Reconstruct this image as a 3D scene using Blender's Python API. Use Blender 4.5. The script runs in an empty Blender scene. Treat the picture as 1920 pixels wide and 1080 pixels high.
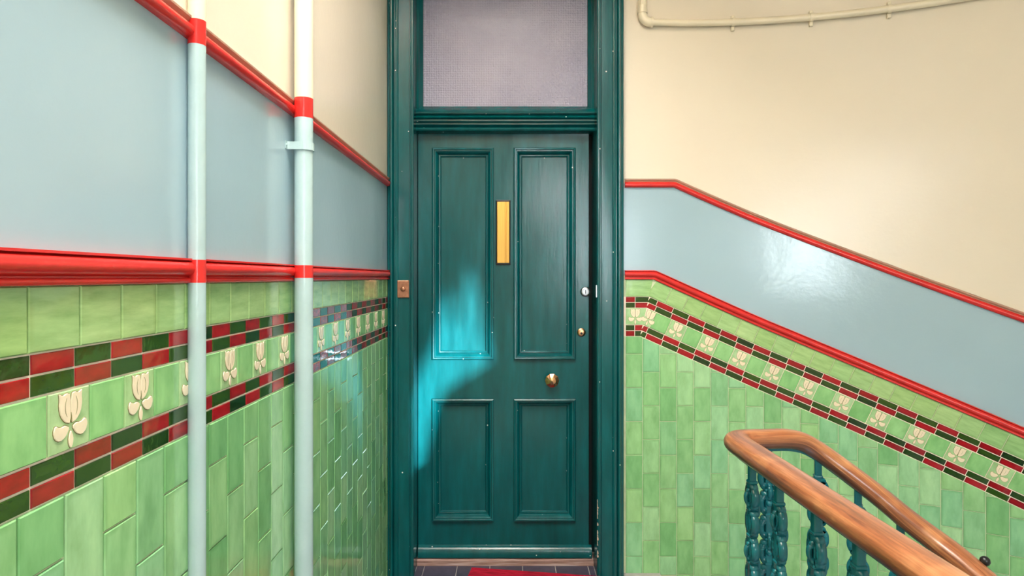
import bpy, bmesh, math, random
from mathutils import Vector, Matrix
random.seed(7)
R = random.Random(11)
C = bpy.context.scene.collection
sc = bpy.context.scene

# ------------------------------------------------------------------ camera
E = 1.385                    # eye height over the landing floor (z = 0)
F = 1225.0                   # focal length in pixels of the 1920 px frame
CX, CY = 957.0, 520.0        # vanishing point of the landing's long axis
cam = bpy.data.cameras.new('camera')
cam.sensor_width = 36.0
cam.lens = F / 1920.0 * 36.0
cam.shift_x = (960.0 - CX) / 1920.0
cam.shift_y = (CY - 540.0) / 1920.0
cam.clip_start = 0.02
camo = bpy.data.objects.new('camera', cam)
camo.location = (0, 0, E)
camo.rotation_euler = (math.pi / 2, 0, 0)
C.objects.link(camo)
sc.camera = camo

# ------------------------------------------------------------------ light
YB = -2.3                    # plane of the wall behind the camera
ZC = 3.15                    # ceiling
w = bpy.data.worlds.new('sky'); sc.world = w
w.use_nodes = True
wb = w.node_tree.nodes['Background']
wb.inputs[0].default_value = (0.62, 0.78, 1.0, 1)
wb.inputs[1].default_value = 1.6

def area(name, loc, rot, sx, sy, power, col):
    l = bpy.data.lights.new(name, 'AREA'); l.shape = 'RECTANGLE'
    l.size = sx; l.size_y = sy; l.energy = power; l.color = col
    o = bpy.data.objects.new(name, l); o.location = loc; o.rotation_euler = rot
    C.objects.link(o); return o
SH = .80                     # depth of the shaft added to narrow the cupola's light
# daylight entering by the stair window behind the camera, and by the cupola over the well
WIN = (0.92, 1.42, 1.20, 2.30)          # x0, x1, z0, z1 of the stair window
CUP = (-0.50, 0.42, -0.4, 1.9)             # x0, x1, y0, y1 of the cupola
area('stair_window_daylight', ((WIN[0]+WIN[1])/2, YB+0.06, (WIN[2]+WIN[3])/2), (math.pi/2, 0, 0), WIN[1]-WIN[0]-.1, WIN[3]-WIN[2]-.1, 34, (0.84, 0.94, 1.0))
area('cupola_daylight', ((CUP[0]+CUP[1])/2, (CUP[2]+CUP[3])/2, ZC+SH-0.01), (0, 0, 0), CUP[1]-CUP[0]-.1, CUP[3]-CUP[2]-.1, 158, (1.0, 0.965, 0.93))
PATCH_WIN = (0.42, 0.78, 2.25, 2.75)         # unseen opening added for the soft patch on the cream wall
area('added_patch_light', ((PATCH_WIN[0]+PATCH_WIN[1])/2, YB+0.06, (PATCH_WIN[2]+PATCH_WIN[3])/2), (math.pi/2, 0, 0), PATCH_WIN[1]-PATCH_WIN[0]-.1, PATCH_WIN[3]-PATCH_WIN[2]-.1, 15, (0.95, 0.97, 1.0))
# low sun entering by an added hole, cut to the outline of its patch
SUN_DIR = Vector((-0.40, 1.0, -0.20)).normalized()
sl = bpy.data.lights.new('sun', 'SUN'); sl.energy = 21; sl.angle = math.radians(.95); sl.color = (0.68, 0.90, 1.0)
so = bpy.data.objects.new('sun', sl); so.rotation_euler = SUN_DIR.to_track_quat('-Z', 'Y').to_euler(); so.location = (3, -8, 5)
C.objects.link(so)

sc.view_settings.view_transform = 'Standard'
sc.view_settings.look = 'None'
sc.view_settings.gamma = 1.0
sc.view_settings.use_curve_mapping = False
sc.view_settings.exposure = 0.0

# ------------------------------------------------------------------ materials
def srgb(r, g, b):
    f = lambda c: (c/255/12.92) if c/255 <= .04045 else ((c/255+.055)/1.055)**2.4
    return (f(r), f(g), f(b), 1)

class NT:
    def __init__(s, name):
        s.m = bpy.data.materials.new(name); s.m.use_nodes = True
        s.t = s.m.node_tree; s.b = s.t.nodes['Principled BSDF']
    def n(s, typ, **kw):
        x = s.t.nodes.new(typ)
        for k, v in kw.items():
            if k.startswith('i_'): x.inputs[int(k[2:])].default_value = v
            else: setattr(x, k, v)
        return x
    def l(s, a, b): s.t.links.new(a, b)
    def coords(s, kind='Object', scale=(1, 1, 1), rnd=False):
        tc = s.n('ShaderNodeTexCoord'); mp = s.n('ShaderNodeMapping'); mp.inputs['Scale'].default_value = scale
        s.l(tc.outputs[kind], mp.inputs['Vector'])
        if rnd:
            oi = s.n('ShaderNodeObjectInfo'); mu = s.n('ShaderNodeMath', operation='MULTIPLY'); mu.inputs[1].default_value = 37.0
            s.l(oi.outputs['Random'], mu.inputs[0]); s.l(mu.outputs[0], mp.inputs['Location'])
        return mp.outputs[0]
    def noise(s, vec, scale, detail=3, rough=.5):
        x = s.n('ShaderNodeTexNoise'); x.inputs['Scale'].default_value = scale; x.inputs['Detail'].default_value = detail
        x.inputs['Roughness'].default_value = rough; s.l(vec, x.inputs['Vector']); return x.outputs['Fac']
    def ramp(s, fac, stops):
        x = s.n('ShaderNodeValToRGB'); cr = x.color_ramp
        while len(cr.elements) > len(stops): cr.elements.remove(cr.elements[-1])
        while len(cr.elements) < len(stops): cr.elements.new(0.5)
        for e, (p, c) in zip(cr.elements, stops): e.position = p; e.color = c
        s.l(fac, x.inputs['Fac']); return x.outputs['Color']
    def mix(s, fac, a, b, blend='MIX'):
        x = s.n('ShaderNodeMix', data_type='RGBA', blend_type=blend)
        for sock, v in ((x.inputs[0], fac), (x.inputs[6], a), (x.inputs[7], b)):
            if hasattr(v, 'links'): s.l(v, sock)
            else: sock.default_value = v
        return x.outputs[2]
    def bump(s, h, strength, dist=.01):
        x = s.n('ShaderNodeBump'); x.inputs['Strength'].default_value = strength; x.inputs['Distance'].default_value = dist
        s.l(h, x.inputs['Height']); s.l(x.outputs[0], s.b.inputs['Normal'])
    def fin(s, col, rough, spec=.5, metal=0, coat=0, coat_rough=.05):
        if hasattr(col, 'links'): s.l(col, s.b.inputs['Base Color'])
        else: s.b.inputs['Base Color'].default_value = col
        if hasattr(rough, 'links'): s.l(rough, s.b.inputs['Roughness'])
        else: s.b.inputs['Roughness'].default_value = rough
        s.b.inputs['Specular IOR Level'].default_value = spec
        s.b.inputs['Metallic'].default_value = metal
        s.b.inputs['Coat Weight'].default_value = coat
        s.b.inputs['Coat Roughness'].default_value = coat_rough
        return s.m

def mul(c, k): return (c[0]*k, c[1]*k, c[2]*k, 1)

def paint(name, c, rough=.35, var=.06, scale=3.0, bump=.05, spec=.5, kind='Object'):
    t = NT(name); v = t.coords(kind)
    f = t.noise(v, scale, 4)
    col = t.ramp(f, [(.3, mul(c, 1-var)), (.7, mul(c, 1+var))])
    f2 = t.noise(v, 60, 3); f3 = t.noise(v, 9, 3)
    mx = t.n('ShaderNodeMath', operation='MULTIPLY_ADD'); mx.inputs[1].default_value = 2.5
    t.l(f3, mx.inputs[0]); t.l(f2, mx.inputs[2])
    t.bump(mx.outputs[0], bump, .004)
    return t.fin(col, rough, spec)

def tile_mat(name, stops, rough=.08, streak=(30, 30, 8), edge=.25, edge_col=None, size=(.039, .078), spec=.5, crack=0.0):
    """glazed tile: hue differs from tile to tile, glaze streaks and a pooled rim within each tile"""
    t = NT(name); oi = t.n('ShaderNodeObjectInfo')
    base = t.ramp(oi.outputs['Random'], stops)
    v = t.coords('Object', streak, rnd=True)
    f = t.noise(v, 1.0, 4, .6)
    st = t.ramp(f, [(.25, (.68, .74, .66, 1)), (.5, (.95, .96, .95, 1)), (.78, (1.22, 1.15, 1.18, 1))])
    col = t.mix(1.0, base, st, 'MULTIPLY')
    tc = t.n('ShaderNodeTexCoord'); sp = t.n('ShaderNodeSeparateXYZ'); t.l(tc.outputs['Object'], sp.inputs[0])
    def ab(sock, s):
        a = t.n('ShaderNodeMath', operation='ABSOLUTE'); t.l(sock, a.inputs[0])
        m = t.n('ShaderNodeMath', operation='SUBTRACT'); m.inputs[1].default_value = s - .010; t.l(a.outputs[0], m.inputs[0]); return m.outputs[0]
    mxn = t.n('ShaderNodeMath', operation='MAXIMUM'); t.l(ab(sp.outputs[0], size[0]), mxn.inputs[0]); t.l(ab(sp.outputs[2], size[1]), mxn.inputs[1])
    mr = t.n('ShaderNodeMapRange'); mr.inputs[1].default_value = 0; mr.inputs[2].default_value = .011; mr.inputs[3].default_value = 0; mr.inputs[4].default_value = edge
    t.l(mxn.outputs[0], mr.inputs[0])
    sideN = t.noise(t.coords('Object', (14, 14, 9), rnd=True), 1.0, 2)
    rr = t.ramp(sideN, [(.42, (0, 0, 0, 1)), (.6, (1, 1, 1, 1))])
    e = t.n('ShaderNodeMath', operation='MULTIPLY'); t.l(mr.outputs[0], e.inputs[0]); t.l(rr, e.inputs[1])
    col = t.mix(e.outputs[0], col, edge_col or mul(stops[0][1], .45))
    t.bump(t.noise(t.coords('Object', (1, 1, 1), rnd=True), 22, 3), .22, .004)
    return t.fin(col, rough, spec, coat=.25)

M = {}
M['cream'] = paint('cream_paint', srgb(228, 217, 197), .25, .03, 1.5, .10)
M['blue'] = paint('blue_gloss_paint', srgb(160, 187, 198), .16, .045, 1.6, .08)
M['red'] = paint('red_gloss_paint', srgb(216, 46, 42), .22, .10, 12, .12)
M['fillet'] = paint('dusty_brown_paint', srgb(176, 134, 112), .5, .08, 10, .1)
M['pipe_blue'] = paint('pipe_blue_paint', srgb(172, 198, 199), .25, .05, 10, .25)
M['pipe_cream'] = paint('pipe_cream_paint', srgb(230, 219, 192), .3, .03, 8, .2)
M['grout'] = paint('pale_green_grout', srgb(204, 216, 178), .6, .12, 20, .2)
M['grout_cream'] = paint('cream_grout', srgb(250, 234, 214), .6, .08, 30, .2)
M['tile'] = tile_mat('green_glaze', [(0, srgb(126, 188, 124)), (.3, srgb(148, 201, 138)), (.6, srgb(168, 214, 160)), (.8, srgb(138, 198, 148)), (1, srgb(156, 205, 138))], .09, (22, 22, 9), .45, srgb(74, 138, 70))
M['cap'] = tile_mat('yellow_green_glaze', [(0, srgb(156, 196, 122)), (.5, srgb(172, 206, 140)), (1, srgb(152, 198, 130))], .12, (12, 12, 60), .35, srgb(128, 150, 70), (.045, .04))
M['plain'] = tile_mat('band_green_glaze', [(0, srgb(134, 196, 122)), (1, srgb(152, 207, 138))], .09, (25, 25, 12), .4, srgb(84, 150, 80), (.039, .039))
M['flowerbase'] = tile_mat('flower_ground_glaze', [(0, srgb(168, 207, 148)), (1, srgb(180, 212, 158))], .12, (25, 25, 25), .3, srgb(130, 175, 105), (.039, .039))
M['cred'] = tile_mat('crimson_glaze', [(0, srgb(146, 8, 18)), (.5, srgb(176, 14, 26)), (1, srgb(160, 26, 34))], .07, (30, 30, 60), .5, srgb(78, 4, 10), (.039, .0125))
M['cgreen'] = tile_mat('bottle_green_glaze', [(0, srgb(26, 54, 16)), (.5, srgb(52, 84, 14)), (1, srgb(38, 66, 20))], .07, (30, 30, 60), .5, srgb(12, 26, 8), (.039, .0125))
M['petal'] = paint('cream_petal_glaze', srgb(243, 227, 198), .15, .05, 60, .1)
M['petal_line'] = paint('olive_outline_glaze', srgb(132, 128, 82), .25, .1, 60, .1)

def door_paint(name, chips=.0, c=srgb(0, 84, 87)):
    t = NT(name); v = t.coords('Object', (9, 9, 1.6))
    f = t.noise(v, 2.2, 5, .6)
    col = t.ramp(f, [(.3, mul(c, .74)), (.55, c), (.75, mul(c, 1.28))])
    rg = t.n('ShaderNodeMapRange'); rg.inputs[3].default_value = .14; rg.inputs[4].default_value = .30; t.l(f, rg.inputs[0])
    if chips:
        vo = t.n('ShaderNodeTexVoronoi'); vo.inputs['Scale'].default_value = 34; t.l(t.coords('Object'), vo.inputs['Vector'])
        pick = t.n('ShaderNodeSeparateColor'); t.l(vo.outputs['Color'], pick.inputs[0])
        a = t.n('ShaderNodeMath', operation='LESS_THAN'); a.inputs[1].default_value = .105; t.l(vo.outputs['Distance'], a.inputs[0])
        b = t.n('ShaderNodeMath', operation='LESS_THAN'); b.inputs[1].default_value = chips; t.l(pick.outputs[0], b.inputs[0])
        m = t.n('ShaderNodeMath', operation='MULTIPLY'); t.l(a.outputs[0], m.inputs[0]); t.l(b.outputs[0], m.inputs[1])
        col = t.mix(m.outputs[0], col, srgb(214, 222, 214))
    t.bump(t.noise(t.coords('Object', (60, 60, 8)), 1.5, 4), .12, .003)
    return t.fin(col, rg.outputs[0], .5)
M['door'] = door_paint('green_door_gloss', .012)
M['door_chip'] = door_paint('chipped_green_gloss', .30)
M['frame'] = door_paint('green_frame_gloss', .09, srgb(0, 82, 84))
M['iron'] = paint('teal_iron_gloss', srgb(18, 98, 106), .18, .25, 30, .25)
M['chip'] = paint('bare_chipped_wood', srgb(214, 190, 168), .7, .2, 60, .3)
M['dark'] = paint('painted_shadow', srgb(8, 10, 9), .8, .1, 5, 0)  # black for the shadow painted behind the door gap

def metal(name, c, rough, var=.2, scale=40, streak=(1, 1, 1)):
    t = NT(name); f = t.noise(t.coords('Object', streak), scale, 4)
    col = t.ramp(f, [(.3, mul(c, 1-var)), (.7, mul(c, 1+var))])
    t.bump(f, .08, .002)
    return t.fin(col, rough, .5, 1.0)
M['brass'] = metal('polished_brass', srgb(206, 160, 84), .42, .12, 3, (300, 300, 3))
M['old_brass'] = metal('tarnished_brass', srgb(214, 164, 120), .25, .3, 60)
M['copper'] = metal('dull_copper', srgb(176, 124, 98), .42, .2, 70)
M['steel'] = metal('nickel', srgb(176, 178, 180), .32, .1, 60)
M['black'] = paint('black_plastic', srgb(16, 16, 16), .35, .1, 10, 0)

def wood():
    t = NT('polished_mahogany')
    v = t.coords('UV', (2.2, 26, 1))
    f = t.noise(v, 1.6, 5, .62)
    g = t.noise(t.coords('UV', (14, 170, 1)), 1.2, 3)
    wear = t.noise(t.coords('UV', (5, 5, 1)), 1.5, 3)
    c1 = t.ramp(f, [(.28, srgb(98, 54, 32)), (.5, srgb(152, 92, 56)), (.72, srgb(186, 130, 86))])
    c2 = t.ramp(g, [(.35, (.72, .68, .66, 1)), (.6, (1.05, 1.05, 1.05, 1))])
    col = t.mix(1.0, c1, c2, 'MULTIPLY')
    wr = t.ramp(wear, [(.55, (0, 0, 0, 1)), (.75, (.55, .55, .55, 1))])
    col = t.mix(wr, col, srgb(220, 164, 112))
    # darker mottled band from the flanks round the underside, the grip is worn pale
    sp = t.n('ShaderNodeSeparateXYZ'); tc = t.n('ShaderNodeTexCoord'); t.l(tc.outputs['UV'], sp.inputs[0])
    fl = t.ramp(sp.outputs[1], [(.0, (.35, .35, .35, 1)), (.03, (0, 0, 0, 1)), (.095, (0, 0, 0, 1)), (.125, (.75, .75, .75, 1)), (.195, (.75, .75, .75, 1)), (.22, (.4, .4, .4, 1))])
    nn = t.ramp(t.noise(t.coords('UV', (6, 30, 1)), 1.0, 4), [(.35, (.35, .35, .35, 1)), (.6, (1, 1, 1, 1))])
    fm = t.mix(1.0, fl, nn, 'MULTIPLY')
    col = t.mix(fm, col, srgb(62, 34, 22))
    t.bump(g, .12, .002)
    return t.fin(col, .30, .5, coat=.4, coat_rough=.16)
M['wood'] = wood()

def raw_wood():
    t = NT('worn_threshold_wood'); f = t.noise(t.coords('Object', (3, 40, 40)), 2, 5)
    col = t.ramp(f, [(.3, srgb(118, 88, 82)), (.5, srgb(170, 134, 122)), (.7, srgb(206, 186, 182))])
    t.bump(f, .3, .004); return t.fin(col, .55)
M['threshold'] = raw_wood()

def obscured():
    t = NT('wired_obscured_glass'); v = t.coords('Object')
    sp = t.n('ShaderNodeSeparateXYZ'); t.l(v, sp.inputs[0])
    def lines(sock):
        m = t.n('ShaderNodeMath', operation='MULTIPLY'); m.inputs[1].default_value = 2*math.pi/.0115; t.l(sock, m.inputs[0])
        s = t.n('ShaderNodeMath', operation='SINE'); t.l(m.outputs[0], s.inputs[0]); return s.outputs[0]
    ad = t.n('ShaderNodeMath', operation='ADD'); t.l(lines(sp.outputs[0]), ad.inputs[0]); t.l(lines(sp.outputs[2]), ad.inputs[1])
    nz = t.noise(v, 170, 2)
    ma = t.n('ShaderNodeMath', operation='MULTIPLY_ADD'); ma.inputs[1].default_value = 7.0; t.l(nz, ma.inputs[0]); t.l(ad.outputs[0], ma.inputs[2])
    col = t.ramp(t.noise(v, 3, 2), [(.3, srgb(146, 143, 164)), (.7, srgb(162, 159, 178))])
    t.bump(ma.outputs[0], .55, .0014)
    return t.fin(col, .26, .8, coat=.2, coat_rough=.2)
M['glass'] = obscured()

def slate():
    t = NT('blue_black_quarry_tile'); oi = t.n('ShaderNodeObjectInfo')
    base = t.ramp(oi.outputs['Random'], [(0, srgb(52, 52, 70)), (.5, srgb(66, 64, 84)), (1, srgb(58, 60, 76))])
    f = t.noise(t.coords('Object', (1, 1, 1), rnd=True), 30, 4)
    col = t.mix(1.0, base, t.ramp(f, [(.3, (.75, .75, .75, 1)), (.7, (1.2, 1.2, 1.2, 1))]), 'MULTIPLY')
    t.bump(f, .2, .003); return t.fin(col, .35)
M['slate'] = slate()
M['screed'] = paint('pale_floor_grout', srgb(170, 165, 160), .7, .15, 20, .2)
M['stone'] = paint('grey_stone', srgb(140, 136, 132), .65, .15, 12, .3)

def matm():
    t = NT('crimson_ribbed_mat'); f = t.noise(t.coords('Object', (20, 400, 20)), 1, 4)
    col = t.ramp(f, [(.3, srgb(112, 8, 28)), (.7, srgb(186, 24, 52))])
    t.bump(f, .6, .004); return t.fin(col, .85, .2)
M['mat'] = matm()
M['pane'] = None
def pane():
    t = NT('daylit_window_glass')
    t.b.inputs['Base Color'].default_value = (.8, .85, .9, 1); t.b.inputs['Roughness'].default_value = .3
    t.b.inputs['Emission Color'].default_value = (.82, .92, 1, 1); t.b.inputs['Emission Strength'].default_value = 1.2
    return t.m
M['pane'] = pane()

# ------------------------------------------------------------------ helpers
def link(o, parent=None):
    C.objects.link(o)
    if parent is not None: o.parent = parent
    return o
def empty(name, loc=(0, 0, 0)):
    o = bpy.data.objects.new(name, None); o.location = loc; o.empty_display_size = .1
    return link(o)
def tag(o, label=None, cat=None, group=None, kind=None):
    if label: o['label'] = label
    if cat: o['category'] = cat
    if group: o['group'] = group
    if kind: o['kind'] = kind
    return o
def mesh(name, verts, faces, mats, mi=None, smooth=False, uvs=None):
    me = bpy.data.meshes.new(name)
    me.from_pydata([tuple(v) for v in verts], [], faces)
    for m in (mats if isinstance(mats, (list, tuple)) else [mats]): me.materials.append(M[m])
    if mi:
        for p, k in zip(me.polygons, mi): p.material_index = k
    if smooth:
        for p in me.polygons: p.use_smooth = True
    if uvs:
        ul = me.uv_layers.new(name='UVMap')
        for p in me.polygons:
            for li in p.loop_indices: ul.data[li].uv = uvs[me.loops[li].vertex_index]
    me.update(); return me
def fixn(me):
    bm = bmesh.new(); bm.from_mesh(me); bmesh.ops.recalc_face_normals(bm, faces=bm.faces); bm.to_mesh(me); bm.free(); return me
def obj(name, me, parent=None, loc=None, rot=None):
    o = bpy.data.objects.new(name, me)
    if loc is not None: o.location = loc
    if rot is not None: o.rotation_euler = rot
    return link(o, parent)
def sharp(me, deg=50):
    bm = bmesh.new(); bm.from_mesh(me)
    for e in bm.edges: e.smooth = (len(e.link_faces) == 2 and e.calc_face_angle(0) < math.radians(deg))
    bm.to_mesh(me); bm.free(); return me
def autosmooth(o, deg=35):
    me = o.data
    bm = bmesh.new(); bm.from_mesh(me)
    for f in bm.faces: f.smooth = True
    for e in bm.edges:
        e.smooth = (len(e.link_faces) == 2 and e.calc_face_angle(0) < math.radians(deg))
    bm.to_mesh(me); bm.free(); return o
def box_me(name, x0, x1, y0, y1, z0, z1, mat, bev=0.0, seg=2):
    bm = bmesh.new()
    bmesh.ops.create_cube(bm, size=1)
    for v in bm.verts: v.co = Vector(((x0+x1)/2+v.co.x*(x1-x0), (y0+y1)/2+v.co.y*(y1-y0), (z0+z1)/2+v.co.z*(z1-z0)))
    if bev: bmesh.ops.bevel(bm, geom=bm.edges[:], offset=bev, segments=seg, profile=.5, affect='EDGES')
    me = bpy.data.meshes.new(name); bm.to_mesh(me); bm.free(); me.materials.append(M[mat]); return me
def inset_poly(P, b):
    n = len(P); out = []
    for i in range(n):
        a = Vector(P[i-1]); p = Vector(P[i]); c = Vector(P[(i+1) % n])
        d1 = (p-a); d2 = (c-p)
        if d1.length < 1e-7 or d2.length < 1e-7: out.append(p.copy()); continue
        d1.normalize(); d2.normalize()
        n1 = Vector((-d1.y, d1.x)); n2 = Vector((-d2.y, d2.x))
        m = n1+n2
        k = max(.35, m.length_squared/2)
        out.append(p + m*(b/k) * (1 if True else 0) if k > 1e-6 else p)
    return out
def slab(name, P, t, b, mat, dome=0.0):
    """CCW polygon in local (x, z) -> slab standing proud towards -y, arrises eased by b"""
    n = len(P); I = inset_poly(P, b)
    v = [(p[0], 0, p[1]) for p in P] + [(p[0], -(t-b), p[1]) for p in P] + [(p[0], -t, p[1]) for p in I]
    f = []
    for k in (0, n):
        for i in range(n):
            j = (i+1) % n; f.append((k+i, k+j, k+n+j, k+n+i))
    f.append(tuple(range(2*n, 3*n)))
    return mesh(name, v, f, mat)
def rect(w_, h_): return [(-w_/2, -h_/2), (w_/2, -h_/2), (w_/2, h_/2), (-w_/2, h_/2)]
def clip(P, a, b, c):
    """keep a*x + b*y <= c"""
    out = []
    for i in range(len(P)):
        p, q = P[i], P[(i+1) % len(P)]
        fp = a*p[0]+b*p[1]-c; fq = a*q[0]+b*q[1]-c
        if fp <= 0: out.append(p)
        if (fp < 0 < fq) or (fq < 0 < fp):
            t = fp/(fp-fq); out.append((p[0]+t*(q[0]-p[0]), p[1]+t*(q[1]-p[1])))
    return out
def parea(P): return abs(sum(P[i][0]*P[(i+1) % len(P)][1]-P[(i+1) % len(P)][0]*P[i][1] for i in range(len(P))))/2
def tube(name, pts, rad, mat, seg=14, sec=None, ups=None, cap=True, uvk=1.0):
    """sweep a round or given (side, up) section along points"""
    pts = [Vector(p) for p in pts]; n = len(pts)
    sec = sec or [(math.cos(2*math.pi*i/seg), math.sin(2*math.pi*i/seg)) for i in range(seg)]
    seg = len(sec)
    V = []; UV = []; run = 0; prev = None
    for i, p in enumerate(pts):
        t = ((pts[min(i+1, n-1)]-p).normalized() + (p-pts[max(i-1, 0)]).normalized())
        t = t.normalized()
        if ups is not None: up = Vector(ups[i] if isinstance(ups, list) else ups); up = (up-t*up.dot(t)).normalized()
        else:
            if prev is None: up = Vector((0, 0, 1)) if abs(t.z) < .9 else Vector((0, -1, 0))
            else: up = prev
            up = (up-t*up.dot(t)).normalized()
        prev = up; side = t.cross(up)
        r = rad[i] if isinstance(rad, list) else rad
        k = 1.0
        if i: run += (p-pts[i-1]).length
        for j, (a, b) in enumerate(sec):
            V.append(p+side*a*r*k+up*b*r); UV.append((run*uvk, j/seg*.22))
    Fs = []
    for i in range(n-1):
        for j in range(seg):
            k = (j+1) % seg; Fs.append((i*seg+j, i*seg+k, (i+1)*seg+k, (i+1)*seg+j))
    if cap: Fs += [tuple(range(seg))[::-1], tuple((n-1)*seg+j for j in range(seg))]
    return sharp(fixn(mesh(name, V, Fs, mat, smooth=True, uvs=UV)))
def sweep_profile(name, path, outs, ups, prof, mats, mi=None):
    """open profile [(out, up)] carried along path; outs/ups give the frame at each point"""
    V = []; m = len(prof)
    for p, o, u in zip(path, outs, ups):
        for a, b in prof: V.append(Vector(p)+Vector(o)*a+Vector(u)*b)
    Fs = []; MI = []
    for i in range(len(path)-1):
        for j in range(m-1):
            Fs.append((i*m+j, i*m+j+1, (i+1)*m+j+1, (i+1)*m+j)); MI.append(mi[j] if mi else 0)
    Fs += [tuple(range(m)), tuple((len(path)-1)*m+j for j in range(m))[::-1]]; MI += [0, 0]
    # faces keep their order through the normal fix
    me = mesh(name, V, Fs, mats, MI); return fixn(me)
def frame_me(name, x0, x1, z0, z1, prof, mat):
    """picture-frame: loops at (inset, y) joined around a rectangle"""
    V = []; Fs = []
    for ins, y in prof: V += [(x0+ins, y, z0+ins), (x1-ins, y, z0+ins), (x1-ins, y, z1-ins), (x0+ins, y, z1-ins)]
    for k in range(len(prof)-1):
        for i in range(4):
            j = (i+1) % 4; Fs.append((4*k+i, 4*k+j, 4*k+4+j, 4*k+4+i))
    return mesh(name, V, Fs, mat)
def lathe_me(name, prof, mat, seg=24, smooth=True):
    """profile [(radius, -y)] turned about the y axis, towards the viewer"""
    V = []; Fs = []
    for r, h in prof:
        for j in range(seg): a = 2*math.pi*j/seg; V.append((r*math.cos(a), -h, r*math.sin(a)))
    for i in range(len(prof)-1):
        for j in range(seg):
            k = (j+1) % seg; Fs.append((i*seg+j, i*seg+k, (i+1)*seg+k, (i+1)*seg+j))
    Fs.append(tuple((len(prof)-1)*seg+j for j in range(seg)))
    return sharp(fixn(mesh(name, V, Fs, mat, smooth=smooth)))

# ------------------------------------------------------------------ the shell
W = 0.57                    # left wall at x = -W
D = 3.0625                  # wall with the door at y = D
AX, AR = 0.8, 2.45          # right of x = AX that wall bends towards the camera on radius AR
AY = D - AR
S_END = math.pi/2*AR

def wallpt(s, out=0.0):
    """point of the door wall: s = arc length from x = AX (negative: the flat part)"""
    if s <= 0: return Vector((AX+s, D-out, 0))
    a = s/AR; return Vector((AX+(AR-out)*math.sin(a), AY+(AR-out)*math.cos(a), 0))
def wallphi(s): return max(0, s)/AR
def wallout(s):
    a = wallphi(s); return Vector((-math.sin(a), -math.cos(a), 0))
def walltan(s):
    a = wallphi(s); return Vector((math.cos(a), -math.sin(a), 0))
# heights (from the eye line) of the dado lines
Z_UT, Z_UB = .461, .420
Z_LT, Z_LB = .033, -.010
Z_C1 = (-.0910, -.1175, -.1436)
Z_C2 = (-.2230, -.2500, -.2765)
SL = [(-9, .452), (.25, .452), (.42, .425), (.95, .425), (1.2, .415), (9, .415)]
def slope(s):
    for (a, va), (b, vb) in zip(SL, SL[1:]):
        if s <= b: return va+(vb-va)*(s-a)/(b-a)
    return SL[-1][1]
def smit(z): return (.776+(z-.4629)*.226)-AX           # where a dado line turns down with the stair
def zline(s, z0):
    m = smit(z0)
    if s <= m: return z0
    n = max(2, int((s-m)/.02)+1); h = (s-m)/n
    return z0-sum(slope(m+(i+.5)*h)*h for i in range(n))

def band_wall(name, stations, xyz, bands, mats):
    """wall skin: vertical stations, each with its own heights; one material per band"""
    V = []; Fs = []; MI = []; m = len(bands(0))
    for s in stations:
        p = xyz(s)
        for z in bands(s): V.append((p.x, p.y, z))
    for i in range(len(stations)-1):
        for j in range(m-1):
            Fs.append((i*m+j, (i+1)*m+j, (i+1)*m+j+1, i*m+j+1)); MI.append(j)
    return mesh(name, V, Fs, mats, MI)

# left wall
lw = obj('wall_left', band_wall('wall_left', [3.3, YB], lambda s: Vector((-W, s, 0)),
    lambda s: [-.02, E+Z_C2[2], E+Z_C1[0], E+Z_LB+.02, E+Z_UB+.02, ZC], ['grout', 'grout_cream', 'grout', 'blue', 'cream']))
tag(lw, 'long left wall, cream above blue gloss paint above green glazed tiles', 'wall', kind='structure')
# the skin runs from far to near, so its face looks to +x

# wall with the door (flat, then bending with the stair); the doorway is left open
OX0, OX1, OZ1 = -.449, .400, E+1.40
st_r = [OX1+.02-AX, smit(Z_C2[2]), smit(Z_C1[0]), smit(Z_LB), smit(Z_UB), 0.0] + [i*.06 for i in range(1, int(S_END/.06)+1)] + [S_END]
st_r = sorted(set(round(x, 4) for x in st_r))
zb = lambda s: [-2.9, E+zline(s, Z_C2[2]), E+zline(s, Z_C1[0]), E+zline(s, Z_LB+.02), E+zline(s, Z_UB+.02), ZC]
wbk = band_wall('wall_back', st_r, wallpt, zb, ['grout', 'grout_cream', 'grout', 'blue', 'cream'])
bm = bmesh.new(); bm.from_mesh(wbk)
def q(pts, mi):
    f = bm.faces.new([bm.verts.new(p) for p in pts]); f.material_index = mi
q([(-W-.05, D, 0), (OX0-.02, D, 0), (OX0-.02, D, ZC), (-W-.05, D, ZC)], 4)
q([(OX0-.02, D, OZ1+.02), (OX1+.02, D, OZ1+.02), (OX1+.02, D, ZC), (OX0-.02, D, ZC)], 4)
bm.to_mesh(wbk); bm.free()
wback = obj('wall_back', wbk)
for p in wbk.polygons: p.use_smooth = True
tag(wback, 'wall around the green door, bending forward beside the descending stair', 'wall', kind='structure')

# right return, wall behind the camera with stair window and added openings for the light patches, ceiling with cupola
XR = AX+AR
rw = obj('wall_right', mesh('wall_right', [(XR, AY, -2.9), (XR, YB, -2.9), (XR, YB, ZC), (XR, AY, ZC)], [(0, 1, 2, 3)], 'cream'))
tag(rw, 'cream stairwell wall out of view to the right', 'wall', kind='structure')

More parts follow.
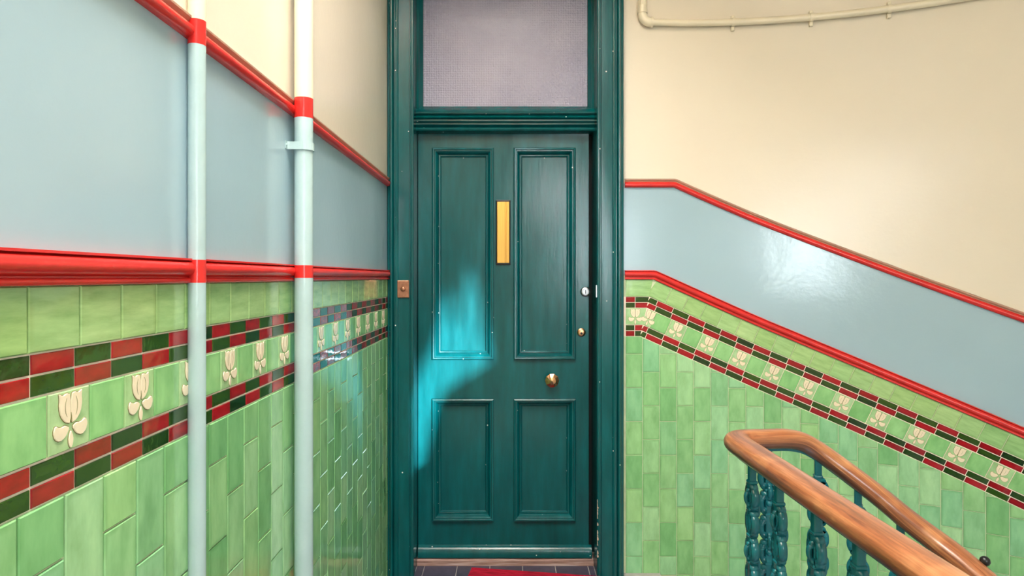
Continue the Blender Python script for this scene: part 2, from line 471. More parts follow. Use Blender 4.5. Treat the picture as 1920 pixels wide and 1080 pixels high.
def holed_plane(name, u0, u1, v0, v1, holes, to3, mat):
    """rectangle with polygon holes, filled by triangulation"""
    bm = bmesh.new(); edges = []
    for P in [[(u0, v0), (u1, v0), (u1, v1), (u0, v1)]] + holes:
        vs = [bm.verts.new((p[0], p[1], 0)) for p in P]
        edges += [bm.edges.new((vs[i], vs[(i+1) % len(vs)])) for i in range(len(vs))]
    bmesh.ops.triangle_fill(bm, use_beauty=True, use_dissolve=False, edges=edges)
    for v in bm.verts: v.co = Vector(to3(v.co.x, v.co.y))
    me = bpy.data.meshes.new(name); bm.to_mesh(me); bm.free(); me.materials.append(M[mat]); return me
def door_to_sun_hole(px, py):
    """where the ray of sun that lights this spot of the door comes through the rear wall"""
    d = D+.0975; x = (px-CX)/F*d; z = E+(CY-py)/F*d
    t = (d-YB)/SUN_DIR.y
    return (x-SUN_DIR.x*t, z-SUN_DIR.z*t)
SUN_HOLE = [door_to_sun_hole(*p) for p in [(768, 880), (784, 880), (826, 735), (920, 676), (906, 610), (884, 496), (866, 600), (856, 616), (843, 535), (812, 650), (768, 745)]]  # unseen hole added to shape the sun patch on the door
wf = obj('wall_front', holed_plane('wall_front', -W-.02, XR+.02, -2.9, ZC+.02,
    [[(WIN[0], WIN[2]), (WIN[1], WIN[2]), (WIN[1], WIN[3]), (WIN[0], WIN[3])], [(PATCH_WIN[0], PATCH_WIN[2]), (PATCH_WIN[1], PATCH_WIN[2]), (PATCH_WIN[1], PATCH_WIN[3]), (PATCH_WIN[0], PATCH_WIN[3])], SUN_HOLE], lambda u, v: (u, YB, v), 'cream'))
tag(wf, 'cream wall behind the viewer with the stair window', 'wall', kind='structure')
ce = obj('ceiling', holed_plane('ceiling', -W-.02, XR+.02, YB-.02, D+.02,
    [[(CUP[0], CUP[2]), (CUP[1], CUP[2]), (CUP[1], CUP[3]), (CUP[0], CUP[3])]], lambda u, v: (u, v, ZC), 'cream'))
tag(ce, 'cream ceiling over landing and stairwell', 'ceiling', kind='structure')
def window(name, label, to3, u0, u1, v0, v1, nu, nv):
    r = empty(name, to3((u0+u1)/2, v0, 0)); tag(r, label, 'window', kind='structure')
    inv = Vector(r.location)
    def bx(nm, a, b, c, d, e0, e1, mat):
        P = [Vector(to3(x, y, e))-inv for x in (a, b) for y in (c, d) for e in (e0, e1)]
        lo = [min(p[i] for p in P) for i in range(3)]; hi = [max(p[i] for p in P) for i in range(3)]
        return obj(nm, box_me(nm, lo[0], hi[0], lo[1], hi[1], lo[2], hi[2], mat), r)
    for a, b, c, d in ((u0, u1, v0, v0+.05), (u0, u1, v1-.05, v1), (u0, u0+.05, v0, v1), (u1-.05, u1, v0, v1)): bx('frame', a, b, c, d, -.05, .0, 'pipe_cream')
    for i in range(1, nu): x = u0+(u1-u0)*i/nu; bx('glazing_bar', x-.012, x+.012, v0, v1, -.04, -.01, 'pipe_cream')
    for i in range(1, nv): y = v0+(v1-v0)*i/nv; bx('glazing_bar', u0, u1, y-.012, y+.012, -.04, -.01, 'pipe_cream')
    for i in range(nu):
        for j in range(nv):
            bx('pane', u0+(u1-u0)*i/nu, u0+(u1-u0)*(i+1)/nu, v0+(v1-v0)*j/nv, v0+(v1-v0)*(j+1)/nv, -.034, -.028, 'pane')
    return r
window('window_1', 'stair window in the wall behind the viewer', lambda u, v, e: (u, YB+e, v), *WIN, 2, 3)
window('added_window', 'added small window behind the viewer, lighting a patch of cream wall', lambda u, v, e: (u, YB+e, v), *PATCH_WIN, 1, 1)
window('window_2', 'cupola skylight over the stairwell', lambda u, v, e: (u, v, ZC+SH-e), *CUP, 3, 3)
V = [(CUP[i], CUP[2+j], z) for z in (ZC, ZC+SH) for i, j in ((0, 0), (1, 0), (1, 1), (0, 1))]
sh = obj('added_light_shaft', mesh('added_light_shaft', V, [(0, 1, 5, 4), (1, 2, 6, 5), (2, 3, 7, 6), (3, 0, 4, 7)], 'cream'))  # unseen shaft added so cupola light falls off towards the right
tag(sh, 'cream shaft added below the cupola skylight to narrow its light', 'ceiling', kind='structure')

# floor of the landing, well edge, steps
fl = obj('floor', None)
bpy.data.objects.remove(fl)
LX = .70                    # landing edge on the stair side
fm = bmesh.new()
def pr(P, z0, z1):
    b = [fm.verts.new((p[0], p[1], z0)) for p in P]; t = [fm.verts.new((p[0], p[1], z1)) for p in P]; n = len(P)
    fm.faces.new(t); fm.faces.new(b[::-1])
    for i in range(n): j = (i+1) % n; fm.faces.new((b[i], b[j], t[j], t[i]))
pr([(-W-.02, YB), (.66, YB), (.66, 1.62), (LX, 1.62), (LX, D+.02), (-W-.02, D+.02)], -.22, 0)
pr([(OX0-.02, D+.02), (OX1+.02, D+.02), (OX1+.02, D+.30), (OX0-.02, D+.30)], -.22, 0)
me = bpy.data.meshes.new('floor'); fm.to_mesh(me); fm.free(); me.materials.append(M['screed'])
fl = obj('floor', me)
tag(fl, 'landing floor of dark quarry tiles in front of the door', 'floor', kind='structure')
# quarry tiles before the door
tl = .152; tmesh = None
tm = bpy.data.meshes.new('quarry_tile')
for j in range(14):
    y1 = D+.066-(j)*(tl+.004); y0 = y1-tl
    for i in range(9):
        x0 = -W+.006+(i-(.5 if j % 2 else 0))*(tl+.004); x1 = x0+tl
        x0 = max(x0, -W+.004); x1 = min(x1, .69 if y0 > 1.62 else .655)
        yy1 = y1
        if y1 > D:
            if x1 > OX1 or x0 < OX0: yy1 = D-.004 if (x0 > OX1 or x1 < OX0) else y1
            if not (x0 > OX1 or x1 < OX0): x0 = max(x0, OX0+.003); x1 = min(x1, OX1-.003)
        if x1-x0 < .02 or (x0 > OX1-.02 and y1 > D-.5): continue
        P = [(x0-(x0+x1)/2, y0-(y0+yy1)/2), (x1-(x0+x1)/2, y0-(y0+yy1)/2), (x1-(x0+x1)/2, (yy1-y0)/2), (x0-(x0+x1)/2, (yy1-y0)/2)]
        m_ = slab('quarry_tile', P, .004, .001, 'slate')
        obj('quarry_tile', m_, fl, ((x0+x1)/2, (y0+yy1)/2, 0), (-math.pi/2, 0, 0))

# ------------------------------------------------------------------ tiles of the left wall
def slab_obj(name, me, parent, M4):
    o = bpy.data.objects.new(name, me); link(o, parent); o.matrix_world = M4; return o
def lmat(d, z, roll=0.0, wob=1.0):
    return (Matrix.Translation((-W, d, E+z)) @ Matrix.Rotation(math.pi/2, 4, 'Z') @ Matrix.Rotation(roll, 4, 'Y')
            @ Matrix.Rotation(R.gauss(0, .0035)*wob, 4, 'Z') @ Matrix.Rotation(R.gauss(0, .0035)*wob, 4, 'X'))
def rmat(s, z, theta=0.0, wob=1.0):
    p = wallpt(s); return (Matrix.Translation((p.x, p.y, E+z)) @ Matrix.Rotation(-wallphi(s), 4, 'Z') @ Matrix.Rotation(theta, 4, 'Y')
            @ Matrix.Rotation(R.gauss(0, .0035)*wob, 4, 'Z') @ Matrix.Rotation(R.gauss(0, .0035)*wob, 4, 'X'))
TW, TH, G = .0797, .158, .0030
G2 = .0029
me_tile = slab('tile', rect(TW-G, TH-G), .0034, .0014, 'tile')
me_red = slab('border_tile', rect(.0787-G2, .0263-G2), .0020, .0008, 'cred')
me_grn = slab('border_tile', rect(.0787-G2, .0263-G2), .0020, .0008, 'cgreen')
BH = Z_C1[2]-Z_C2[0]
me_plain = slab('band_tile', rect(.0797-G, BH-G), .0030, .0015, 'plain')
me_fl = slab('flower_tile', rect(.0797-G, BH-G), .0030, .0012, 'flowerbase')
CH = Z_LB-Z_C1[0]
me_cap = slab('cap_tile', rect(.0925-G, CH-.002), .0034, .0014, 'cap')

def petals():
    PL = [[(.0006, -.0045), (.010, -.0015), (.0175, .007), (.0203, .018), (.0192, .027), (.0206, .0352), (.0136, .0312), (.0075, .0338), (.0006, .0318)],
          [(.0022, -.0085), (.0095, -.0045), (.0175, -.0062), (.0268, -.0015), (.0302, -.0095), (.0270, -.0185), (.0190, -.0228), (.0092, -.0185)],
          ]
    mir = lambda P: [(-x, z) for x, z in P][::-1]
    polys = PL + [mir(P) for P in PL] + [[(0, -.011), (.0042, -.021), (.0036, -.0295), (0, -.035), (-.0036, -.0295), (-.0042, -.021)][::-1],
             [(0, .012), (.0022, .002), (0, -.004), (-.0022, .002)][::-1]]
    vein = [(.0070, .0300), (.0112, .0205), (.0108, .0110), (.0066, .0030), (.0102, .0110), (.0106, .0203)]
    polys += [vein, mir(vein)]
    V = []; Fs = []; MI = []
    def sm(P):          # one round of corner cutting keeps the outline soft
        out = []
        for i in range(len(P)):
            a, b = P[i], P[(i+1) % len(P)]
            out += [(a[0]*.78+b[0]*.22, a[1]*.78+b[1]*.22), (a[0]*.22+b[0]*.78, a[1]*.22+b[1]*.78)]
        return out
    for k, P in enumerate(polys):
        ar = sum(P[i][0]*P[(i+1) % len(P)][1]-P[(i+1) % len(P)][0]*P[i][1] for i in range(len(P)))
        if ar < 0: P = P[::-1]
        P = sm(P)
        line = k == 5
        if k in (6, 7): line = True
        for (grow, y0, y1, ins, mi) in ((.0008, -.002, -.0036, .0003, 1), (0, -.003, -.0048, .0006, 1 if line else 0)):
            if k in (6, 7):
                if grow: continue
                y0, y1, ins = -.0045, -.0052, .0
            Q = inset_poly(P, -grow) if grow else [Vector(p) for p in P]
            I = inset_poly(Q, ins); n = len(Q); b = len(V)
            V += [(p.x, y0, p.y) for p in Q]+[(p.x, y1, p.y) for p in I]
            for i in range(n): j = (i+1) % n; Fs.append((b+i, b+j, b+n+j, b+n+i)); MI.append(mi)
            Fs.append(tuple(range(b+n, b+2*n))); MI.append(mi)
    return mesh('flower', V, Fs, ['petal', 'petal_line'], MI)
me_flower = petals()

me_flower.transform(Matrix.Diagonal((1.08, 1, 1.06, 1)))
def add_flower(parent): return obj('flower', me_flower, parent)

# main field
k = -6
while .8316+k*TW < D-.004:
    d0 = .8316+k*TW; d1 = min(d0+TW, D)
    ph = -.357 if k % 2 else -.437
    z = ph
    while z > Z_C2[2]: z -= TH
    z_hi = Z_C2[2]; first = True
    zj = z
    while z_hi > -E+.01:
        z_lo = max(zj, -E+.002)
        full = abs((z_hi-z_lo)-TH) < .002 and d1-d0 > TW-.001
        if z_hi-z_lo > .012:
            if full: me = me_tile
            else: me = slab('tile', rect(d1-d0-G, z_hi-z_lo-G), .0034, .0014, 'tile')
            slab_obj('tile', me, lw, lmat((d0+d1)/2, (z_hi+z_lo)/2))
        z_hi = zj; zj -= TH
    k += 1
# two chequered borders
for zz, flip in ((Z_C1, 0), (Z_C2, 1)):
    k = -5
    while .7738+k*.0787 < D-.02:
        d0 = .7738+k*.0787; d1 = min(d0+.0787, D)
        for r in (0, 1):
            red = (k+r+flip) % 2 == 0
            if d1-d0 > .078: me = me_red if red else me_grn
            else: me = slab('border_tile', rect(d1-d0-G2, .0263-G2), .0020, .0008, 'cred' if red else 'cgreen')
            slab_obj('border_tile', me, lw, lmat((d0+d1)/2, (zz[r]+zz[r+1])/2))
        k += 1
# flower band
k = -5
while .8014+k*.0797 < D-.02:
    d0 = .8014+k*.0797; d1 = min(d0+.0797, D)
    zc = (Z_C1[2]+Z_C2[0])/2
    if d1-d0 < .079:
        slab_obj('band_tile', slab('band_tile', rect(d1-d0-G, BH-G), .0030, .0015, 'plain'), lw, lmat((d0+d1)/2, zc))
    elif k % 2 == 0: add_flower(slab_obj('flower_tile', me_fl, lw, lmat((d0+d1)/2, zc)))
    else: slab_obj('band_tile', me_plain, lw, lmat((d0+d1)/2, zc))
    k += 1
# cap course
k = -5
while .8607+k*.0925 < D-.02:
    d0 = .8607+k*.0925; d1 = min(d0+.0925, D)
    me = me_cap if d1-d0 > .092 else slab('cap_tile', rect(d1-d0-G, CH-.002), .0034, .0014, 'cap')
    slab_obj('cap_tile', me, lw, lmat((d0+d1)/2, (Z_LB+Z_C1[0])/2))
    k += 1

# ------------------------------------------------------------------ tiles of the stair wall
S0 = .5395-AX               # where the architrave ends
S1 = 1.95                   # past the right edge of the view
def floor_z(s): return -E-.01 if s < -.02 else -E-.02-.42*max(0, s)-.16
k = 0
while S0+k*TW < S1:
    s0 = S0+k*TW; s1 = s0+TW; smid = (s0+s1)/2
    ph = -.6755 if k % 2 == 0 else -.7600
    ph += R.uniform(-.006, .006) if s0 > .5 else 0
    zt = zline(smid, Z_C2[2])
    m = smit(Z_C2[2])
    z = ph+TH*8
    while z > floor_z(smid):
        z_hi, z_lo = z, max(z-TH, floor_z(smid)); zc = (z_hi+z_lo)/2
        P = [(-TW/2, z_lo-zc), (TW/2, z_lo-zc), (TW/2, z_hi-zc), (-TW/2, z_hi-zc)]
        P = [(x*(TW-G)/TW, y-(G/2 if y > 0 else -G/2)) for x, y in P]
        if z_hi > zt-.03:
            P = clip(P, 0, 1, Z_C2[2]-G/2-zc)
            if s1 > m and P:
                sl_ = slope(smid); c = zline(max(smid, m+.001), Z_C2[2]) if smid > m else Z_C2[2]+(m-smid)*sl_
                P = clip(P, sl_, 1, c-zc-G*.7)
        if len(P) >= 3 and parea(P) > 1.2e-4 and z_hi-z_lo > .012:
            full = z_hi-z_lo > TH-.001 and len(P) == 4 and parea(P) > (TW-G)*(TH-G)*.99
            slab_obj('tile', me_tile if full else slab('tile', P, .0034, .0014, 'tile'), wback, rmat(smid, zc))
        z -= TH
    k += 1

def slope_band(z_hi, z_lo, first, pitch, make, flat_joints):
    """courses that follow the stair: flat tiles up to the mitre, then tiles laid to the rake"""
    zc = (z_hi+z_lo)/2; h = z_hi-z_lo; m = smit(zc); th2 = math.tan(math.atan(.452)/2)
    # flat
    xs = [S0]+flat_joints+[m]
    for i in range(len(xs)-1):
        a, b = xs[i], xs[i+1]; c = (a+b)/2
        P = [(a-c+G2/2, -h/2+G2/2), (b-c-G2/2, -h/2+G2/2), (b-c-G2/2, h/2-G2/2), (a-c+G2/2, h/2-G2/2)]
        if i == len(xs)-2:
            P[1] = (b-c-G2/2-h/2*th2, P[1][1]); P[2] = (b-c-G2/2+h/2*th2, P[2][1])
        make('flat', i, P, c, zc, 0.0)
    # raked
    s = m; i = 0; ln = first
    while s < S1:
        def adv(s_, dist):
            for _ in range(8): s_ += dist/8*math.cos(math.atan(slope(s_)))
            return s_
        s_mid = adv(s, ln/2); s_nx = adv(s, ln)
        th = math.atan(slope(s_mid)); z = zline(s_mid, zc)
        P = [(-ln/2+G2/2, -h/2+G2/2), (ln/2-G2/2, -h/2+G2/2), (ln/2-G2/2, h/2-G2/2), (-ln/2+G2/2, h/2-G2/2)]
        if i == 0: P[0] = (P[0][0]-h/2*th2, P[0][1]); P[3] = (P[3][0]+h/2*th2, P[3][1])
        make('rake', i, P, s_mid, z, th)
        s = s_nx; ln = pitch; i += 1
# chequered borders
me_c = {}
def checks(zz, first, joints, flat_red, rake_red):
    for r in (0, 1):
        def make(kind, i, P, s, z, th, r=r):
            red = ((flat_red if kind == 'flat' else rake_red)+i+r) % 2 == 0
            mt = 'cred' if red else 'cgreen'
            key = (mt, r, kind, i == 0, zz[0])
            if kind == 'rake' and i > 0:
                me = me_c.setdefault((mt,), slab('border_tile', P, .0020, .0008, mt))
            else: me = slab('border_tile', P, .0020, .0008, mt)
            slab_obj('border_tile', me, wback, rmat(s, z, th))
        slope_band(zz[r], zz[r+1], first, .0815, make, joints)
checks(Z_C1, .042, [(1190.7-CX)/400-AX], 0, 1)
checks(Z_C2, .026, [(1190.0-CX)/400-AX], 1, 0)
# flower band
def mk_flower(kind, i, P, s, z, th):
    fl_ = (kind == 'flat') or i % 2 == 0
    me = slab('flower_tile' if fl_ else 'band_tile', P, .0030, .0012, 'flowerbase' if fl_ else 'plain')
    o = slab_obj('flower_tile' if fl_ else 'band_tile', me, wback, rmat(s, z, th))
    if fl_: add_flower(o)
slope_band(Z_C1[2], Z_C2[0], .041, .0802, mk_flower, [])
def mk_cap(kind, i, P, s, z, th):
    slab_obj('cap_tile', slab('cap_tile', P, .0034, .0014, 'cap'), wback, rmat(s, z, th))
slope_band(Z_LB, Z_C1[0], .088, .0885, mk_cap, [])

# ------------------------------------------------------------------ red dado rails
def arc_pts(u0, v0, r, a0, a1, n): return [(u0+r*math.cos(math.radians(a0+(a1-a0)*i/n)), v0+r*math.sin(math.radians(a0+(a1-a0)*i/n))) for i in range(n+1)]
P_LOW = [(0, Z_LT), (.014, Z_LT), (.014, Z_LT-.0035), (.006, Z_LT-.0045)] + arc_pts(.006, .0150, .0128, 80, -80, 12) + [(.005, .0012), (.005, -.0008)] + arc_pts(.0075, -.0056, .0046, 100, -90, 8) + [(0, -.0103)]
P_UP = [(0, Z_UB+.026)] + [(.006, Z_UB+.0265)] + arc_pts(.0055, Z_UB+.0128, .0125, 80, -90, 10) + [(0, Z_UB)]
P_FIL = [(0, Z_UT), (.008, Z_UT), (.0125, Z_UT-.003), (.0125, Z_UT-.007), (.006, Z_UB+.028), (.006, Z_UB+.0262), (0, Z_UB+.0262)]
def left_rail(name, prof, mat, parent=None):
    path = [(-W, y, E) for y in (D, YB)]
    return obj(name, sweep_profile(name, path, [(1, 0, 0)]*2, [(0, 0, 1)]*2, prof, mat), parent)
def stair_rail(name, prof, mat, parent=None):
    z0 = sum(p[1] for p in prof)/len(prof)
    m = smit(z0); ss = [S0-.004, m-.004, m+.004]+[m+.03+i*.04 for i in range(int((2.6-m)/.04))]
    path = []; outs = []; ups = []
    pr_ = [(a, b-z0) for a, b in prof]
    for s in ss:
        p = wallpt(s); path.append((p.x, p.y, E+zline(s, z0))); o = wallout(s); outs.append(o)
        th = 0 if s < m-.003 else math.atan(slope(s)); th = th if s > m+.005 else th/2 if s > m else 0
        ups.append(Vector((0, 0, 1))*math.cos(th)+walltan(s)*math.sin(th))
    return obj(name, sweep_profile(name, path, outs, ups, pr_, mat), parent)
t1 = left_rail('trim_1', P_UP, 'red'); autosmooth(t1, 40); autosmooth(left_rail('fillet', P_FIL, 'fillet', t1))
t2 = left_rail('trim_2', P_LOW, 'red'); autosmooth(t2, 40)
t3 = stair_rail('trim_3', P_UP, 'red'); autosmooth(t3, 40); autosmooth(stair_rail('fillet', P_FIL, 'fillet', t3))
t4 = stair_rail('trim_4', P_LOW, 'red'); autosmooth(t4, 40)
tag(t1, 'upper red moulded rail on the left wall between cream and blue paint', 'trim', kind='structure')
tag(t2, 'lower red moulded rail on the left wall capping the green tiles', 'trim', kind='structure')
tag(t3, 'upper red moulded rail raking down the stair wall under cream paint', 'trim', kind='structure')
tag(t4, 'lower red moulded rail raking down above the stair wall tiles', 'trim', kind='structure')

# ------------------------------------------------------------------ the door
dr = empty('door_1', ((OX0+OX1)/2, D, 0)); tag(dr, 'green four-panelled front door with fanlight, brass letter plate and moulded frame', 'door', kind='structure')
IB = Matrix.Translation(-Vector(dr.location))
def part(name, me, parent=None, loc=None, rot=None):
    """part of the door given in world coordinates"""
    par = parent or dr
    o = bpy.data.objects.new(name, me)
    link(o, par)
    base = Vector(dr.location)
    if par is not dr: base = base + Vector(par.location)
    o.location = (Vector(loc) if loc is not None else Vector((0, 0, 0))) - base
    if rot: o.rotation_euler = rot
    return o
# architrave: profile = (inset from the outer edge, how far it stands off the wall)
AP = [(0, 0), (0, -.040), (.006, -.048), (.013, -.050), (.016, -.060), (.021, -.0655), (.027, -.065), (.0315, -.058), (.033, -.047), (.037, -.047), (.0385, -.0585), (.046, -.060), (.052, -.0575), (.055, -.0525),
      (.075, -.0535), (.104, -.0525), (.105, -.041), (.1095, -.041), (.1105, -.0535), (.115, -.056), (.121, -.0555), (.1245, -.052), (.1245, .0)]
ax0, ax1, azt = OX0-.1215, OX1+.1245, OZ1+.1245
V = []; Fs = []; n = len(AP)
for ins, y in AP: V += [(ax0+ins, D+y, 0), (ax0+ins, D+y, azt-ins), (ax1-ins, D+y, azt-ins), (ax1-ins, D+y, 0)]
for i in range(n-1):
    for j in range(3): Fs.append((4*i+j, 4*i+j+1, 4*i+4+j+1, 4*i+4+j))
ar_me = fixn(mesh('architrave', V, Fs, 'frame'))
arch = part('architrave', ar_me); autosmooth(arch, 28)
YL = D+.0975                # face of the door leaf
# jamb linings
part('jamb', box_me('jamb', OX0-.02, OX0+.0005, D-.045, YL+.06, 0, OZ1, 'frame', .001))
part('jamb', box_me('jamb', OX1-.0005, OX1+.02, D-.045, YL+.06, 0, OZ1, 'frame', .001))
part('jamb', box_me('jamb', OX0-.02, OX1+.02, D-.045, YL+.06, OZ1-.02, OZ1+.02, 'frame', .001))
# worn inner arris of the right architrave
def chip_strip():
    V = []; Fs = []; rr = random.Random(5)
    z = .095
    while z < .36:
        h = rr.uniform(.006, .022); wd = rr.uniform(.002, .0058)
        if rr.random() < .82:
            b = len(V); xx = OX1+.0004
            V += [(xx-.0008, D-.0535-.0004, z), (xx+wd, D-.0572, z+h*.1), (xx+wd*rr.uniform(.5, 1.1), D-.0572, z+h*.55), (xx+wd*.4, D-.0565, z+h), (xx-.0008, D-.053, z+h*.9)]
            Fs.append(tuple(range(b, b+5)))
        z += h
    return mesh('chipped_arris', V, Fs, 'chip')
part('chipped_arris', chip_strip())
# transom
ZT0, ZT1 = E+.694, E+.785
tp = [(YL+.05, ZT0), (D+.048, ZT0), (D+.034, ZT0+.003), (D+.030, ZT0+.009), (D+.033, ZT0+.015), (D+.048, ZT0+.018), (D+.042, ZT0+.024), (D+.027, ZT0+.029), (D+.042, ZT0+.034), (D+.042, ZT0+.040), (D+.027, ZT0+.045), (D+.042, ZT0+.050),
      (D+.042, ZT0+.057), (D+.027, ZT0+.062), (D+.042, ZT0+.068), (D+.050, ZT0+.080), (D+.032, ZT0+.084), (D+.030, ZT0+.090), (D+.033, ZT0+.094), (YL-.008, ZT0+.128), (YL+.05, ZT0+.128)]
V = []; Fs = []; n = len(tp)
for x in (OX0, OX1): V += [(x, y, z) for y, z in tp]
for i in range(n): j = (i+1) % n; Fs.append((i, j, n+j, n+i))
autosmooth(part('transom', fixn(mesh('transom', V, Fs, 'frame'))), 30)
# fanlight frame and glass
fz0, fz1 = ZT0+.124, OZ1-.018
part('fanlight_frame', frame_me('fanlight_frame', OX0, OX1, fz0-.02, fz1, [(0, YL-.030), (.010, YL-.032), (.012, YL-.026), (.027, YL-.006), (.029, YL+.004)], 'frame'))
gl = part('fanlight_glass', slab('fanlight_glass', rect(OX1-OX0-.05, fz1-fz0-.01), .004, .001, 'glass'), None, ((OX0+OX1)/2, YL+.006, (fz0+fz1)/2))
part('gap_shadow_backing', box_me('gap_shadow_backing', OX0-.02, OX1+.02, YL+.062, YL+.075, 0, OZ1, 'dark'))  # black sheet that paints the jamb's shadow into the gap beside the leaf
# leaf
LXa, LXb, LZa, LZb = OX0+.003, .379, .034, ZT0+.004
pan = []
for (a, b) in ((810.5, 926.0), (963.0, 1079.0)):
    for (c, d) in ((277.5, 674), (747, 976)):
        S = F/(YL); pan.append(((a-CX)/S, (b-CX)/S, E+(CY-d)/S, E+(CY-c)/S))
leaf_me = holed_plane('door_leaf', LXa, LXb, LZa, LZb, [[(p[0]+.02, p[2]+.02), (p[1]-.02, p[2]+.02), (p[1]-.02, p[3]-.02), (p[0]+.02, p[3]-.02)] for p in pan], lambda u, v: (u, YL, v), 'door')
bm = bmesh.new(); bm.from_mesh(leaf_me)
ret = bmesh.ops.extrude_face_region(bm, geom=bm.faces[:])
for g in ret['geom']:
    if isinstance(g, bmesh.types.BMVert): g.co.y += .044
bmesh.ops.recalc_face_normals(bm, faces=bm.faces)
bm.to_mesh(leaf_me); bm.free()
leaf = part('door_leaf', leaf_me)
for a, b, c, d in pan:
    part('panel', slab('panel', [(a+.015-(a+b)/2, c+.015-(c+d)/2), (b-.015-(a+b)/2, c+.015-(c+d)/2), (b-.015-(a+b)/2, d-.015-(c+d)/2), (a+.015-(a+b)/2, d-.015-(c+d)/2)], .006, .001, 'door'), leaf, ((a+b)/2, YL+.028, (c+d)/2))
    mo = part('moulding', frame_me('moulding', a, b, c, d, [(0, YL), (0, YL-.012), (.002, YL-.0165), (.006, YL-.0185), (.010, YL-.0175), (.0120, YL-.011), (.0135, YL-.011), (.017, YL-.0105), (.023, YL-.004), (.0275, YL+.005), (.0300, YL+.0135), (.0320, YL+.0135), (.0335, YL+.0105), (.037, YL+.0115), (.0405, YL+.0165), (.042, YL+.024)], 'door_chip'), leaf)
    autosmooth(mo, 25)
# weather bar and threshold
wbp = [(YL, .112), (YL-.010, .110), (YL-.022, .098), (YL-.028, .080), (YL-.028, .060), (YL, .056)]
V = []; Fs = []; n = len(wbp)
wbp = [(y, z-.020) for y, z in wbp]
for x in (LXa+.002, LXb+.012): V += [(x, y, z) for y, z in wbp]
for i in range(n): j = (i+1) % n; Fs.append((i, j, n+j, n+i))
Fs += [tuple(range(n)), tuple(range(n, 2*n))[::-1]]
wbo = part('weather_bar', fixn(mesh('weather_bar', V, Fs, 'door_chip')), leaf); autosmooth(wbo, 40)
part('threshold', box_me('threshold', OX0, OX1, YL-.034, YL+.06, 0, .0335, 'threshold', .004))
# letter plate
S = F/YL
def dx(px): return (px-CX)/S
def dz(py): return E+(CY-py)/S
lp = part('letter_plate', box_me('letter_plate', -.0355, .0355, -.010, 0, -.157, .157, 'black', .003), leaf, (dx(943.5), YL, dz(436)))
tag(lp, 'black framed letter plate')
V = []; Fs = []
prf = [(-.0305, -.010), (-.0305, -.015), (-.028, -.0175), (.008, -.0175), (.009, -.0155), (.011, -.0155), (.012, -.0175), (.016, -.0175), (.017, -.0155), (.019, -.0155), (.020, -.0175), (.028, -.0175), (.0305, -.015), (.0305, -.010)]
n = len(prf)
for z in (-.147, .147): V += [(x, y, z) for x, y in prf]
for i in range(n-1): Fs.append((i, i+1, n+i+1, n+i))
Fs += [tuple(range(n)), tuple(range(n, 2*n))[::-1]]
fp = obj('flap', fixn(mesh('flap', V, Fs, 'brass')), lp); tag(fp, 'brass ribbed flap')
# octagonal knob
kn = part('door_knob', lathe_me('door_knob', [(.024, 0), (.024, .003), (.010, .006), (.009, .026), (.014, .030)], 'old_brass', 24), leaf, (dx(1034), YL, dz(711)))
V = []; Fs = []
for r, h, ph in ((.020, .030, 0), (.0335, .036, .2), (.0335, .046, 0), (.018, .056, .2)):
    for j in range(10): a = 2*math.pi*(j+ph)/10; V.append((r*math.cos(a), -h, r*math.sin(a)))
V.append((0, -.062, 0))
for i in range(3):
    for j in range(10): k_ = (j+1) % 10; Fs.append((i*10+j, i*10+k_, (i+1)*10+k_, (i+1)*10+j))
Fs += [(30+j, 30+(j+1) % 10, 40) for j in range(10)]
obj('faceted_head', fixn(mesh('faceted_head', V, Fs, 'old_brass')), kn)
# latch cylinders
c1 = part('latch_cylinder', lathe_me('latch_cylinder', [(.0235, 0), (.0235, .006), (.021, .010), (.0165, .011), (.016, .009), (.014, .009), (.013, .012)], 'steel', 28), leaf, (dx(1097.5), YL, dz(547)))
tag(c1, 'round nickel latch lock')
obj('keyway', box_me('keyway', -.002, .002, -.0135, -.010, -.009, .009, 'black', .0008), c1)
c2 = part('mortice_escutcheon', lathe_me('mortice_escutcheon', [(.021, 0), (.021, .004), (.0185, .007), (.010, .0078)], 'old_brass', 28), leaf, (dx(1090), YL, dz(623)))
tag(c2, 'round brass keyhole cover')
obj('keyhole', lathe_me('keyhole', [(.0058, .006), (.0056, .0086)], 'black', 14), c2, (0, 0, -.005))
# strike seen on the right architrave edge
part('strike_plate', box_me('strike_plate', OX1-.006, OX1+.001, D-.050, D-.030, dz(556)-.0, dz(534), 'steel', .0015))
# bell push on the left architrave
SA = F/(D-.056)
bl = part('bell_push', box_me('bell_push', -.0275, .0275, -.007, .001, -.040, .040, 'copper', .003), None, ((756-CX)/SA, D-.0535, E+(CY-542)/SA))
tag(bl, 'dull copper bell plate')
bt = obj('button', lathe_me('button', [(.0135, .006), (.0135, .010), (.0115, .010), (.0105, .0125), (.006, .0145)], 'copper', 22), bl)

